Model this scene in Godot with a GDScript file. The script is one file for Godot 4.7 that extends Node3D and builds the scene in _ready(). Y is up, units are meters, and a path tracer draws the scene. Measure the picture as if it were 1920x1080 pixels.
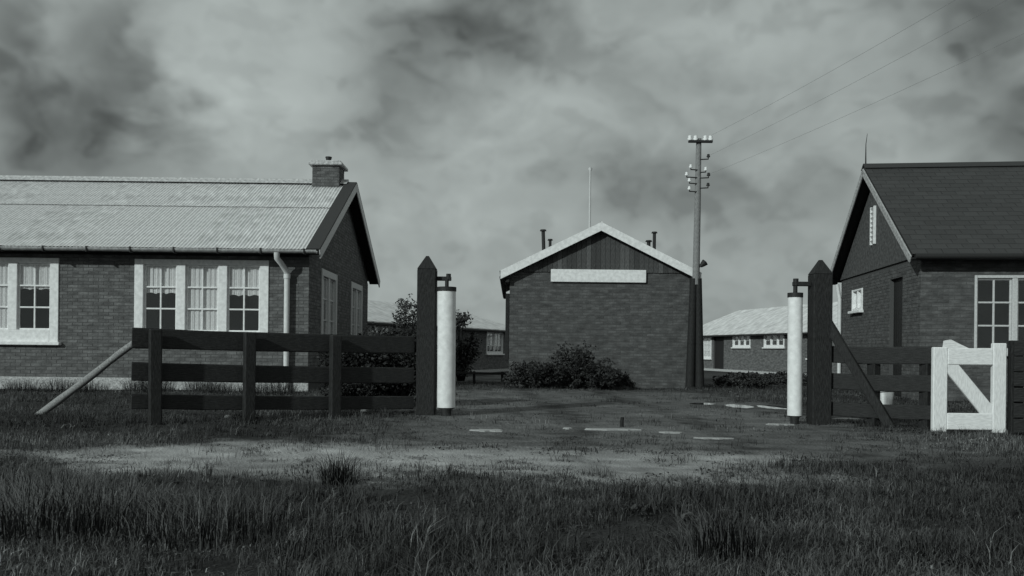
extends Node3D
# A hutted camp behind a field gate, on a day of broken cloud. Metres, y up, the view runs along -z.

class Shape:
	var v := PackedVector3Array()
	var n := PackedVector3Array()
	var c := PackedColorArray()
	var i := PackedInt32Array()
	func tri(a: Vector3, b: Vector3, d: Vector3, col: Color) -> void:
		var nn := (b - a).cross(d - a).normalized()
		var k := v.size()
		for p in [a, b, d]:
			v.append(p); n.append(nn); c.append(col)
		i.append_array([k, k + 2, k + 1])
	func quad(a: Vector3, b: Vector3, d: Vector3, e: Vector3, col: Color) -> void:
		var nn := (b - a).cross(e - a).normalized()
		var k := v.size()
		for p in [a, b, d, e]:
			v.append(p); n.append(nn); c.append(col)
		i.append_array([k, k + 2, k + 1, k, k + 3, k + 2])
	func box(t: Transform3D, s: Vector3, col := Color.WHITE) -> void:
		var h := s / 2
		for f in [[Vector3.RIGHT, Vector3.UP, Vector3.BACK], [Vector3.LEFT, Vector3.UP, Vector3.FORWARD], [Vector3.UP, Vector3.BACK, Vector3.RIGHT], [Vector3.DOWN, Vector3.BACK, Vector3.LEFT], [Vector3.BACK, Vector3.RIGHT, Vector3.UP], [Vector3.FORWARD, Vector3.LEFT, Vector3.UP]]:
			var o: Vector3 = f[0] * h
			var p: Vector3 = f[1] * h
			var q: Vector3 = p.abs() * 0 + f[0].cross(f[1]) * h
			quad(t * (o - p - q), t * (o + p - q), t * (o + p + q), t * (o - p + q), col)
	func bevel(t: Transform3D, s: Vector3, b: float, col := Color.WHITE) -> void:
		var h := s / 2
		var g := h - Vector3(b, b, b)
		for f in [[0, 1, 2], [1, 2, 0], [2, 0, 1]]:
			for sg in [-1.0, 1.0]:
				var o := Vector3.ZERO; o[f[0]] = h[f[0]] * sg
				var p := Vector3.ZERO; p[f[1]] = g[f[1]] * sg
				var q := Vector3.ZERO; q[f[2]] = g[f[2]]
				quad(t * (o - p - q), t * (o + p - q), t * (o + p + q), t * (o - p + q), col)
			for s1 in [-1.0, 1.0]:
				for s2 in [-1.0, 1.0]:
					var a := Vector3.ZERO; a[f[0]] = h[f[0]] * s1; a[f[1]] = g[f[1]] * s2; a[f[2]] = -g[f[2]]
					var d := Vector3.ZERO; d[f[0]] = g[f[0]] * s1; d[f[1]] = h[f[1]] * s2; d[f[2]] = -g[f[2]]
					var up := Vector3.ZERO; up[f[2]] = 2 * g[f[2]]
					if s1 * s2 > 0:
						quad(t * a, t * d, t * (d + up), t * (a + up), col)
					else:
						quad(t * d, t * a, t * (a + up), t * (d + up), col)
		for s1 in [-1.0, 1.0]:
			for s2 in [-1.0, 1.0]:
				for s3 in [-1.0, 1.0]:
					var sg := Vector3(s1, s2, s3)
					var a := Vector3(h.x, g.y, g.z) * sg
					var d := Vector3(g.x, h.y, g.z) * sg
					var e := Vector3(g.x, g.y, h.z) * sg
					if s1 * s2 * s3 > 0: tri(t * a, t * d, t * e, col)
					else: tri(t * a, t * e, t * d, col)
	func beam(a: Vector3, b: Vector3, w: float, d: float, bev := 0.0, col := Color.WHITE, side := Vector3.UP) -> void:
		var y := (b - a).normalized()
		if absf(y.dot(side)) > 0.98: side = Vector3.BACK
		var x := y.cross(side).normalized()
		var t := Transform3D(Basis(x, y, x.cross(y)), (a + b) / 2)
		if bev > 0: bevel(t, Vector3(w, a.distance_to(b), d), bev, col)
		else: box(t, Vector3(w, a.distance_to(b), d), col)
	func plank(a: Vector3, b: Vector3, thick: float, high: float, sag: float, dice: RandomNumberGenerator, up := Vector3.UP) -> void:
		var along := (b - a).normalized()
		var out := along.cross(up).normalized()
		var rise := out.cross(along)
		var count := 9
		var rings := []
		for k in count + 1:
			var t := float(k) / count
			var mid := a.lerp(b, t) - rise * sag * 4 * t * (1 - t)
			var ring := []
			for q in [[1, -0.9], [1, 0.88], [0.75, 1], [-0.75, 1], [-1, 0.88], [-1, -0.9], [-0.75, -1], [0.75, -1]]:
				ring.append(mid + out * thick / 2 * q[0] * (1 + dice.randf_range(-0.04, 0.04)) + rise * high / 2 * q[1] * (1 + dice.randf_range(-0.035, 0.035)))
			rings.append(ring)
		for k in count:
			for q in 8: quad(rings[k][q], rings[k + 1][q], rings[k + 1][(q + 1) % 8], rings[k][(q + 1) % 8], Color.WHITE)
		for q in range(1, 7):
			tri(rings[0][0], rings[0][q], rings[0][q + 1], Color.WHITE)
			tri(rings[count][0], rings[count][q + 1], rings[count][q], Color.WHITE)
	func tube(pts: Array, rads: Array, seg := 10, col := Color.WHITE, caps := true) -> void:
		var k := v.size()
		var side := Vector3.ZERO
		for j in pts.size():
			var dir: Vector3 = (pts[mini(j + 1, pts.size() - 1)] - pts[maxi(j - 1, 0)]).normalized()
			if side == Vector3.ZERO:
				side = dir.cross(Vector3.UP if absf(dir.y) < 0.9 else Vector3.RIGHT).normalized()
			side = (side - dir * side.dot(dir)).normalized()
			var o := dir.cross(side)
			for q in seg:
				var an := TAU * q / seg
				var r := side * cos(an) + o * sin(an)
				v.append(pts[j] + r * rads[j]); n.append(r); c.append(col)
		for j in pts.size() - 1:
			for q in seg:
				var a := k + j * seg + q
				var b := k + j * seg + (q + 1) % seg
				i.append_array([a, b + seg, b, a, a + seg, b + seg])
		if caps:
			for e in [0, pts.size() - 1]:
				var ce: Vector3 = pts[e]
				for q in seg:
					var a := v[k + e * seg + q]
					var b := v[k + e * seg + (q + 1) % seg]
					if e == 0: tri(ce, b, a, col)
					else: tri(ce, a, b, col)
	func mesh() -> ArrayMesh:
		var m := ArrayMesh.new()
		var a := []
		a.resize(Mesh.ARRAY_MAX)
		a[Mesh.ARRAY_VERTEX] = v; a[Mesh.ARRAY_NORMAL] = n; a[Mesh.ARRAY_COLOR] = c; a[Mesh.ARRAY_INDEX] = i
		m.add_surface_from_arrays(Mesh.PRIMITIVE_TRIANGLES, a)
		return m

var M := {}
var taken := {}
var rng := RandomNumberGenerator.new()
var bumps := FastNoiseLite.new()
var patches := FastNoiseLite.new()
var fine := FastNoiseLite.new()
const WATER := [[3.94, -14.82, 0.22, 0.5], [4.5, -14.64, 0.26, 0.5], [3.45, -15.4, 0.22, 0.25]]
const SLABS := [[-0.27, -9.91, 0.17, 0.13], [1.22, -10.2, 0.3, 0.085], [1.85, -9.88, 0.13, 0.07], [2.2, -9.27, 0.18, 0.06], [3.5, -11.15, 0.16, 0.1], [4.83, -12.2, 0.2, 0.12], [0.68, -10.3, 0.05, 0.07]]

# ------------------------------------------------------------------ naming and committing
func numbered(called: String) -> String:
	taken[called] = taken.get(called, -1) + 1
	return called if taken[called] == 0 else "%s_%03d" % [called, taken[called]]
func tag(o: Node3D, label: String, category: String, group := "") -> Node3D:
	o.set_meta("label", label); o.set_meta("category", category)
	if group: o.set_meta("group", group)
	return o
func thing(called: String, at: Vector3, turn: float, label: String, category: String, group := "") -> Node3D:
	var o := Node3D.new()
	o.name = numbered(called)
	add_child(o)
	o.position = at; o.rotation.y = turn
	return tag(o, label, category, group)
func node(called: String, parent: Node3D, t := Transform3D()) -> Node3D:
	var o := Node3D.new()
	o.name = called
	o.transform = t
	parent.add_child(o, true)
	return o
func put(called: String, s, m: Material, parent: Node3D, t := Transform3D()) -> MeshInstance3D:
	var o := MeshInstance3D.new()
	o.name = called
	o.mesh = s.mesh() if s is Shape else s
	o.material_override = m
	o.transform = t
	parent.add_child(o, true)
	return o
func top(called: String, s, m: Material) -> MeshInstance3D:
	var o := MeshInstance3D.new()
	o.name = numbered(called)
	o.mesh = s.mesh() if s is Shape else s
	o.material_override = m
	add_child(o)
	return o
func at(x: float, y: float, z: float, turn := 0.0) -> Transform3D:
	return Transform3D(Basis(Vector3.UP, turn), Vector3(x, y, z))
func grey(a: float, spread := 0.0) -> Color:
	var k := a * (1.0 + rng.randf_range(-spread, spread))
	return Color(k, k, k)

# ------------------------------------------------------------------ materials
func noise_tex(freq: float, lo: float, hi: float, octaves := 4, seed_at := 1, normal := 0.0, type := FastNoiseLite.TYPE_SIMPLEX_SMOOTH) -> NoiseTexture2D:
	var f := FastNoiseLite.new()
	f.noise_type = type
	f.seed = seed_at
	f.frequency = freq
	f.fractal_octaves = octaves
	var t := NoiseTexture2D.new()
	t.width = 512; t.height = 512; t.seamless = true; t.noise = f
	if normal > 0:
		t.as_normal_map = true; t.bump_strength = normal
	else:
		var g := Gradient.new()
		g.set_color(0, Color(lo, lo, lo)); g.set_color(1, Color(hi, hi, hi))
		t.color_ramp = g
	return t
func mat(albedo: float, rough: float, tex: Texture2D = null, scale := Vector3.ONE, bump: Texture2D = null, depth := 1.0) -> StandardMaterial3D:
	var m := StandardMaterial3D.new()
	m.albedo_color = Color(albedo, albedo, albedo).linear_to_srgb()
	m.roughness = rough
	m.metallic_specular = 0.35
	m.vertex_color_use_as_albedo = true
	m.uv1_triplanar = true
	m.uv1_scale = scale
	if tex: m.albedo_texture = tex
	if bump:
		m.normal_enabled = true; m.normal_texture = bump; m.normal_scale = depth
	return m
func materials() -> void:
	var mottle := noise_tex(0.02, 0.62, 1.0, 5, 3)
	var speck := noise_tex(0.12, 0.55, 1.0, 4, 5)
	var grain := noise_tex(0.03, 0.55, 1.0, 5, 7)
	var relief := noise_tex(0.06, 0, 1, 4, 9, 4.0)
	var soft := noise_tex(0.012, 0.72, 1.0, 3, 11)
	var streak := noise_tex(0.025, 0.8, 1.0, 4, 13)
	var timber := noise_tex(0.035, 0.35, 1.0, 5, 41)
	var painted := noise_tex(0.03, 0.85, 1.0, 5, 43)
	var clean := noise_tex(0.02, 0.86, 1.0, 4, 17)
	M.brick = mat(1.0, 0.9, noise_tex(0.014, 0.66, 1.0, 5, 31), Vector3(0.4, 0.9, 0.4), relief, 0.5)
	M.mortar = mat(0.13, 0.95, speck, Vector3(2, 2, 2))
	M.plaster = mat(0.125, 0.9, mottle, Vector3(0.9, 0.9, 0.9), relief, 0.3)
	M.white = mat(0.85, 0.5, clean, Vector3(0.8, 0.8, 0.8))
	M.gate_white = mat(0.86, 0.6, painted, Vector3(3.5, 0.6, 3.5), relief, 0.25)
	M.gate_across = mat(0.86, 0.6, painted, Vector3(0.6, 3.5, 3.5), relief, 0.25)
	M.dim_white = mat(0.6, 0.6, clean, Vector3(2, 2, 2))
	M.whitewash = mat(0.62, 0.85, mottle, Vector3(1.7, 1.7, 1.7))
	M.iron_white = mat(0.72, 0.5, clean, Vector3(2.5, 0.7, 2.5))
	M.sheet = []
	for k in 3: M.sheet.append(mat([0.73, 0.76, 0.71][k], 0.5, [soft, soft, streak][k], Vector3(0.8, 0.35, 0.8)))
	M.ridge = mat(0.7, 0.55, mottle, Vector3(1, 1, 1))
	M.pale_roof = mat(0.8, 0.6, soft, Vector3(0.3, 0.3, 0.3))
	M.dark_felt = mat(0.07, 0.85, speck, Vector3(1.5, 1.5, 1.5))
	M.slate = mat(1.0, 0.75, speck, Vector3(1.2, 1.2, 1.2), relief, 0.4)
	M.tar_v = mat(0.044, 0.75, timber, Vector3(5, 0.5, 5), relief, 0.6)
	M.tar_h = mat(0.052, 0.75, timber, Vector3(0.5, 5, 5), relief, 0.6)
	M.board = []
	for k in 3: M.board.append(mat([0.12, 0.17, 0.09][k], 0.85, grain, Vector3(5, 0.6, 5), relief, 0.5))
	M.pole = mat(0.42, 0.8, grain, Vector3(2, 2, 2), relief, 0.6)
	M.pole_grey = mat(0.36, 0.8, grain, Vector3(8, 0.6, 8), relief, 0.5)
	M.iron = mat(0.035, 0.6, mottle, Vector3(4, 4, 4))
	M.gutter = mat(0.55, 0.6, mottle, Vector3(1.2, 1.2, 1.2))
	M.zinc = mat(0.85, 0.35, clean, Vector3(3, 3, 3))
	M.zinc.metallic = 0.6
	M.porcelain = mat(0.8, 0.2)
	M.door = mat(0.03, 0.6, grain, Vector3(4, 0.7, 4))
	M.curtain = mat(0.9, 0.9, streak, Vector3(3, 1, 3))
	M.curtain.backlight_enabled = true
	M.curtain.backlight = Color(0.35, 0.35, 0.35)
	M.room = mat(0.12, 0.95)
	M.wire = mat(0.24, 0.7)
	M.leaf = mat(1.0, 0.7)
	M.leaf.uv1_triplanar = false
	M.leaf.backlight_enabled = true
	M.leaf.backlight = Color(0.25, 0.25, 0.25)
	M.grass = mat(1.0, 0.8)
	M.grass.uv1_triplanar = false
	M.grass.backlight_enabled = true
	M.grass.backlight = Color(0.5, 0.5, 0.5)
	M.stone = mat(0.3, 0.9, speck, Vector3(4, 4, 4), relief, 0.6)
	M.slab = mat(0.56, 0.8, speck, Vector3(2, 2, 2), relief, 0.3)
	M.bark = mat(0.04, 0.9, grain, Vector3(6, 1.5, 6))
	M.ground = mat(1.0, 0.95, speck, Vector3(0.45, 0.45, 0.45), relief, 1.1)
	M.ground.uv1_world_triplanar = true
	M.dirt = mat(1.0, 0.95, speck, Vector3(0.8, 0.8, 0.8), relief, 0.8)
	M.dirt.uv1_world_triplanar = true
	M.glass = StandardMaterial3D.new()
	M.glass.transparency = BaseMaterial3D.TRANSPARENCY_ALPHA
	M.glass.albedo_color = Color(0.2, 0.22, 0.22, 0.05)
	M.glass.roughness = 0.02
	M.water = mat(0.03, 0.0)
	M.water.metallic_specular = 0.9

# ------------------------------------------------------------------ walls
func in_hole(holes: Array, x: float, y: float) -> bool:
	for h in holes:
		if x > h.position.x and x < h.end.x and y > h.position.y and y < h.end.y: return true
	return false
# a wall slab with openings; t: x along the wall, y up, z outwards, front face at z = 0
func slab(s: Shape, t: Transform3D, w: float, y0: float, y1: float, holes: Array, thick: float, col := Color.WHITE) -> void:
	var xs := [0.0, w]
	var ys := [y0, y1]
	for h in holes:
		xs.append_array([h.position.x, h.end.x]); ys.append_array([h.position.y, h.end.y])
	xs.sort(); ys.sort()
	for a in xs.size() - 1:
		for b in ys.size() - 1:
			var x0: float = xs[a]; var x1: float = xs[a + 1]; var u0: float = ys[b]; var u1: float = ys[b + 1]
			if x1 - x0 < 0.001 or u1 - u0 < 0.001 or in_hole(holes, (x0 + x1) / 2, (u0 + u1) / 2): continue
			s.quad(t * Vector3(x0, u0, 0), t * Vector3(x1, u0, 0), t * Vector3(x1, u1, 0), t * Vector3(x0, u1, 0), col)
			s.quad(t * Vector3(x1, u0, -thick), t * Vector3(x0, u0, -thick), t * Vector3(x0, u1, -thick), t * Vector3(x1, u1, -thick), col)
	for h in holes + [Rect2(0, y0, w, y1 - y0)]:
		var p := [Vector2(h.position.x, h.position.y), Vector2(h.end.x, h.position.y), Vector2(h.end.x, h.end.y), Vector2(h.position.x, h.end.y)]
		for k in 4:
			var a: Vector2 = p[k]; var b: Vector2 = p[(k + 1) % 4]
			s.quad(t * Vector3(a.x, a.y, 0), t * Vector3(b.x, b.y, 0), t * Vector3(b.x, b.y, -thick), t * Vector3(a.x, a.y, -thick), col)
func bricks(s: Shape, t: Transform3D, w: float, y0: float, y1: float, holes: Array, tone: float, spread: float, crown := 0.0) -> void:
	var row := 0
	var y := y0
	while y + 0.066 <= y1 + 0.001:
		var x := -0.11 if row % 2 else 0.0
		while x < w - 0.02:
			var cuts := [[maxf(x, 0.0), minf(x + 0.21, w)]]
			for h in holes:
				if h.position.y < y + 0.06 and h.end.y > y + 0.006:
					var left := []
					for c in cuts:
						if c[0] < h.position.x: left.append([c[0], minf(c[1], h.position.x)])
						if c[1] > h.end.x: left.append([maxf(c[0], h.end.x), c[1]])
					cuts = left
			for c in cuts:
				var a: float = c[0]; var b: float = c[1]
				if b - a < 0.03: continue
				if crown > 0 and 2.9 + crown * (1.0 - maxf(absf(a - w / 2), absf(b - w / 2)) / (w / 2)) < y + 0.07: continue
				var z := 0.003 + rng.randf() * 0.003
				var col := grey(tone, spread)
				var ya := y + rng.randf() * 0.003
				var yb := y + 0.065
				var e := 0.004
				var q := [Vector3(a, ya, 0), Vector3(b, ya, 0), Vector3(b, yb, 0), Vector3(a, yb, 0)]
				var f := [Vector3(a + e, ya + e, z), Vector3(b - e, ya + e, z), Vector3(b - e, yb - e, z), Vector3(a + e, yb - e, z)]
				s.quad(t * f[0], t * f[1], t * f[2], t * f[3], col)
				for k in 4: s.quad(t * q[k], t * q[(k + 1) % 4], t * f[(k + 1) % 4], t * f[k], col)
			x += 0.218
		y += 0.073
		row += 1
func brick_part(parent: Node3D, called: String, t: Transform3D, w: float, y0: float, y1: float, holes: Array, tone: float, spread: float, crown := 0.0) -> void:
	var s := Shape.new()
	bricks(s, t, w, y0, y1, holes, tone, spread, crown)
	put(called, s, M.brick, parent).set_meta("kind", "stuff")
func gable(s: Shape, t: Transform3D, w: float, y0: float, y1: float, thick: float) -> void:
	var a := Vector3(0, y0, 0); var b := Vector3(w, y0, 0); var d := Vector3(w / 2, y1, 0)
	var k := Vector3(0, 0, -thick)
	s.tri(t * a, t * b, t * d, Color.WHITE)
	s.tri(t * (b + k), t * (a + k), t * (d + k), Color.WHITE)
	s.quad(t * b, t * (b + k), t * (d + k), t * d, Color.WHITE)
	s.quad(t * d, t * (d + k), t * (a + k), t * a, Color.WHITE)

# a casement window; t: lower left corner on the wall face. lights: for each casement how far the curtain hangs (0 none, 1 full)
func window(parent: Node3D, t: Transform3D, w: float, h: float, side: float, mull: float, low: float, head: float, rows: int, cols: int, lights: Array, sill := true, fm: Material = null) -> void:
	var win := node("window", parent, t)
	fm = fm if fm else M.white
	var n := lights.size()
	var cw := (w - 2 * side - (n - 1) * mull) / n
	var ph := h - low - head
	var s := Shape.new()
	s.bevel(at(side / 2, h / 2, -0.03), Vector3(side, h, 0.12), 0.008)
	s.bevel(at(w - side / 2, h / 2, -0.03), Vector3(side, h, 0.12), 0.008)
	s.bevel(at(w / 2, h - head / 2, -0.032), Vector3(w - 2 * side, head, 0.11), 0.008)
	s.bevel(at(w / 2, low / 2, -0.032), Vector3(w - 2 * side, low, 0.11), 0.008)
	for k in n - 1:
		s.bevel(at(side + cw * (k + 1) + mull * (k + 0.5), low + ph / 2, -0.034), Vector3(mull, ph, 0.1), 0.008)
	put("frame", s, fm, win)
	if sill:
		s = Shape.new()
		s.bevel(at(w / 2, -0.03, 0.01), Vector3(w + 0.12, 0.07, 0.2), 0.01)
		put("sill", s, fm, win)
	var pane := Shape.new()
	var bar := 0.035
	var pw := (cw - bar * (cols + 1)) / cols
	var pp := (ph - bar * (rows + 1)) / rows
	pane.box(Transform3D(), Vector3(pw + 0.01, pp + 0.01, 0.004))
	var pm := pane.mesh()
	for k in n:
		var x0 := side + k * (cw + mull)
		s = Shape.new()
		for r in rows + 1: s.bevel(at(x0 + cw / 2, low + bar / 2 + r * (pp + bar), -0.05), Vector3(cw - 0.002, bar, 0.035), 0.006)
		for q in cols + 1: s.bevel(at(x0 + bar / 2 + q * (pw + bar), low + ph / 2, -0.052), Vector3(bar, ph - 0.004, 0.036), 0.006)
		put("glazing_bars", s, fm, win)
		for r in rows:
			for q in cols: put("pane", pm, M.glass, win, at(x0 + bar + pw / 2 + q * (pw + bar), low + bar + pp / 2 + r * (pp + bar), -0.055))
		if lights[k] > 0:
			s = Shape.new()
			var x := 0.0
			var ch: float = ph * lights[k]
			var ytop := low + ph
			while x < cw - 0.01:
				var za := -0.085 + 0.009 * sin(x * 55.0 + k) + 0.006 * sin(x * 131.0)
				var zb := -0.085 + 0.009 * sin((x + 0.02) * 55.0 + k) + 0.006 * sin((x + 0.02) * 131.0)
				var ya := ytop - ch + (0.03 * absf(sin(x * 14.0)) if lights[k] < 1 else 0.0)
				var yb := ytop - ch + (0.03 * absf(sin((x + 0.02) * 14.0)) if lights[k] < 1 else 0.0)
				s.quad(Vector3(x0 + x, ya, za), Vector3(x0 + x + 0.02, yb, zb), Vector3(x0 + x + 0.02, ytop, zb), Vector3(x0 + x, ytop, za), Color.WHITE)
				x += 0.02
			put("curtain", s, M.curtain, win)

func corrugated(w: float, l: float) -> ArrayMesh:
	var s := Shape.new()
	var seg := int(w / 0.0127)
	for e in 2:
		for k in seg + 1:
			var x := w * k / seg
			var ph := x / 0.076 * TAU
			s.v.append(Vector3(x, l * e, 0.009 * sin(ph)))
			s.n.append(Vector3(-0.009 * TAU / 0.076 * cos(ph), 0, 1).normalized())
			s.c.append(Color.WHITE)
	for k in seg: s.i.append_array([k, k + seg + 2, k + 1, k, k + seg + 1, k + seg + 2])
	return s.mesh()
func slope(a: Vector3, along: Vector3, up: Vector3) -> Transform3D:
	var x := along.normalized()
	var y := up.normalized()
	return Transform3D(Basis(x, y, x.cross(y)), a)

# ------------------------------------------------------------------ plants
func leaves(s: Shape, at_: Vector3, r: Vector3, count: int, size: float, tone: float) -> void:
	for k in count:
		var d := Vector3(rng.randfn(), rng.randfn(), rng.randfn()).normalized() * pow(rng.randf(), 0.45)
		var p := at_ + d * r
		var a := Vector3(rng.randfn(), rng.randfn() * 0.6 + 0.2, rng.randfn()).normalized()
		var b := a.cross(Vector3(rng.randfn(), rng.randfn(), rng.randfn())).normalized()
		var z := size * rng.randf_range(0.6, 1.3)
		s.quad(p, p + a * z * 0.5 + b * z * 0.3, p + a * z, p + a * z * 0.5 - b * z * 0.3, grey(tone, 0.35))
func shrub(at_: Vector3, w: float, h: float, clumps: int, per: int, size: float, tone: float, label: String, called := "shrub", group := "", loose := 1.0) -> Node3D:
	var o := thing(called, at_, 0, label, "bush" if called == "shrub" else "tree", group)
	var stems := Shape.new()
	var s := Shape.new()
	for k in clumps:
		var an := rng.randf() * TAU
		var rr := sqrt(rng.randf())
		var hh := rng.randf_range(0.22, 1.0)
		var p := Vector3(cos(an) * rr * w / 2 * (1.15 - 0.5 * hh), hh * h * 0.88, sin(an) * rr * w / 2.4)
		var r := rng.randf_range(0.13, 0.24) * minf(w, h)
		leaves(s, p, Vector3(r, r * 0.85, r) * loose, per, size, tone)
		var mid := Vector3(p.x * 0.45 + rng.randf_range(-0.05, 0.05), p.y * 0.55, p.z * 0.45)
		if k % 4 == 0:
			var tip := p + Vector3(rng.randf_range(-0.2, 0.2), rng.randf_range(0.15, 0.32) * minf(h, 1.2), rng.randf_range(-0.1, 0.1))
			stems.tube([p, tip], [0.004, 0.002], 4)
			leaves(s, tip - Vector3(0, 0.06, 0), Vector3(0.05, 0.09, 0.05), 9, size * 0.8, tone)
		stems.tube([Vector3(p.x * 0.15, -0.05, p.z * 0.15), mid, p], [0.012 + h * 0.008, 0.008 + h * 0.004, 0.004], 5)
	put("stems" if called == "shrub" else "trunk", stems, M.bark, o)
	put("foliage" if called == "shrub" else "crown", s, M.leaf, o)
	return o
func tuft(blades: int, h: float, spread: float, width: float, lean: float) -> ArrayMesh:
	var s := Shape.new()
	for k in blades:
		var an := rng.randf() * TAU
		var d := Vector3(cos(an), 0, sin(an))
		var side := Vector3(-d.z, 0, d.x).rotated(Vector3.UP, rng.randf_range(-0.8, 0.8)) * width * rng.randf_range(0.7, 1.3)
		var b := d * spread * sqrt(rng.randf())
		b = b.rotated(Vector3.UP, rng.randf() * TAU)
		var hh := h * rng.randf_range(0.45, 1.0)
		var l := lean * rng.randf_range(0.2, 1.0) * hh
		var p1 := b + d * l * 0.3 + Vector3.UP * hh * 0.55
		var p2 := b + d * l + Vector3.UP * hh * (1.0 - 0.25 * lean)
		var col := grey(1.0, 0.3)
		var k0 := s.v.size()
		var nn := (d * -0.5 + Vector3.UP * 0.8).normalized()
		for q in [b - side, b + side, p1 + side * 0.7, p1 - side * 0.7, p2]:
			s.v.append(q - Vector3.UP * 0.01); s.n.append(nn); s.c.append(col)
		s.i.append_array([k0, k0 + 2, k0 + 1, k0, k0 + 3, k0 + 2, k0 + 3, k0 + 4, k0 + 2])
	return s.mesh()

# ------------------------------------------------------------------ ground
func fade(a: float, b: float, x: float) -> float:
	return smoothstep(a, b, x)
func dirt_at(x: float, z: float) -> float:
	var w := patches.get_noise_2d(x * 1.3, z * 1.3)
	var f := fine.get_noise_2d(x * 2.0, z * 4.0)
	var mid := -7.15 + 0.25 * sin(x * 0.5) + w * 0.35 + maxf(0.0, -x - 2.6) * 0.05
	var half := 1.12 - 0.75 * fade(2.8, 4.4, -x) + w * 0.3
	var band := 1.0 - fade(half - 0.5, half + 0.3, absf(z - mid) + f * 0.5)
	return band * (0.8 + 0.5 * f + 0.35 * fine.get_noise_2d(x * 6.0, z * 9.0)) * (1.0 - fade(1.6, 3.2, x + f * 0.8 + w)) * (1.0 - fade(5.0, 7.5, -x))
func path_at(x: float, z: float) -> float:
	var f := fine.get_noise_2d(x * 2.0, z * 3.0)
	var c := 1.45
	var a := 1.0 - fade(2.2, 3.9, absf(x - c) + f * 1.2)
	return a * fade(6.6, 8.4, -z + f) * (1.0 - fade(19.0, 21.5, -z))
func height_at(x: float, z: float) -> float:
	var y := -0.25 * fade(24.0, 31.0, -z)
	var k := 1.0
	for p in WATER + SLABS:
		k = minf(k, fade(1.0, 2.6, Vector2((x - p[0]) / p[2], (z - p[1]) / p[3]).length()))
	k *= 1.0 - 0.7 * path_at(x, z)
	k *= 1.0 - fade(40.0, 80.0, absf(z) + absf(x) * 0.5)
	return y + k * (0.035 * bumps.get_noise_2d(x, z) + 0.012 * fine.get_noise_2d(x * 2, z * 2))
func ground_tone(x: float, z: float) -> Color:
	var w := patches.get_noise_2d(x + 40, z)
	var f := fine.get_noise_2d(x * 3.0, z * 3.0)
	var g := 0.055 + 0.045 * w + 0.03 * f
	var p := path_at(x, z)
	var rut := 0.0
	for r in [0.55, 2.2]:
		rut = maxf(rut, 1.0 - fade(0.12, 0.3, absf(x - r - 0.25 * sin(z * 0.4)) + f * 0.1))
	g = lerpf(g, 0.19 + 0.12 * f + 0.08 * w - 0.07 * rut, p)
	g = lerpf(g, 0.54 + 0.22 * f + 0.2 * w, dirt_at(x, z))
	g = maxf(g, 0.014)
	return Color(g, g, g)
func lines(near: Array, far_lo: float, far_hi: float) -> Array:
	var out := []
	var a: float = near[0][0]
	var step := 0.3
	var back := []
	var x := a
	while x > far_lo:
		step *= 1.35
		x -= step
		back.append(x)
	back.reverse()
	out.append_array(back)
	for r in near:
		x = r[0]
		while x < r[1] - 0.001:
			out.append(x); x += r[2]
	step = 0.3
	x = near[-1][1]
	while x < far_hi:
		out.append(x); step *= 1.35; x += step
	out.append(x)
	return out
func ground() -> void:
	var xs := lines([[-9.0, 9.0, 0.12]], -700, 700)
	var zs := lines([[-36.0, -16.0, 0.35], [-16.0, -2.0, 0.12]], -900, 500)
	var g := Shape.new()
	var d := Shape.new()
	var idx := {}
	var pos := PackedVector3Array(); var tone := PackedColorArray(); var nor := PackedVector3Array(); var isd := []
	for z in zs:
		for x in xs:
			var y := height_at(x, z)
			pos.append(Vector3(x, y, z)); tone.append(ground_tone(x, z))
			nor.append(Vector3(y - height_at(x + 0.1, z), 0.1, y - height_at(x, z + 0.1)).normalized())
			isd.append(dirt_at(x, z) > 0.45)
	var nx := xs.size()
	var maps := [{}, {}]
	var sh := [g, d]
	for b in zs.size() - 1:
		for a in nx - 1:
			var q := [b * nx + a, b * nx + a + 1, (b + 1) * nx + a + 1, (b + 1) * nx + a]
			var w := 1 if isd[q[0]] else 0
			var m: Dictionary = maps[w]
			var s: Shape = sh[w]
			for k in 4:
				if not m.has(q[k]):
					m[q[k]] = s.v.size()
					s.v.append(pos[q[k]]); s.n.append(nor[q[k]]); s.c.append(tone[q[k]])
				q[k] = m[q[k]]
			s.i.append_array([q[0], q[1], q[2], q[0], q[2], q[3]])
	top("ground", g, M.ground).set_meta("kind", "structure")
	top("dirt_track", d, M.dirt).set_meta("kind", "structure")
	for p in WATER:
		var s := Shape.new()
		var ring := []
		for k in 28:
			var an := TAU * k / 28
			var r: float = 1.0 + 0.28 * fine.get_noise_2d(cos(an) * 3 + p[0] * 9, sin(an) * 3 + p[1] * 9)
			ring.append(Vector3(p[0] + cos(an) * p[2] * r, height_at(p[0], p[1]) + 0.006, p[1] + sin(an) * p[3] * r))
		for k in 28: s.tri(Vector3(p[0], ring[0].y, p[1]), ring[(k + 1) % 28], ring[k], Color.WHITE)
		top("puddle", s, M.water).set_meta("kind", "structure")

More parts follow.
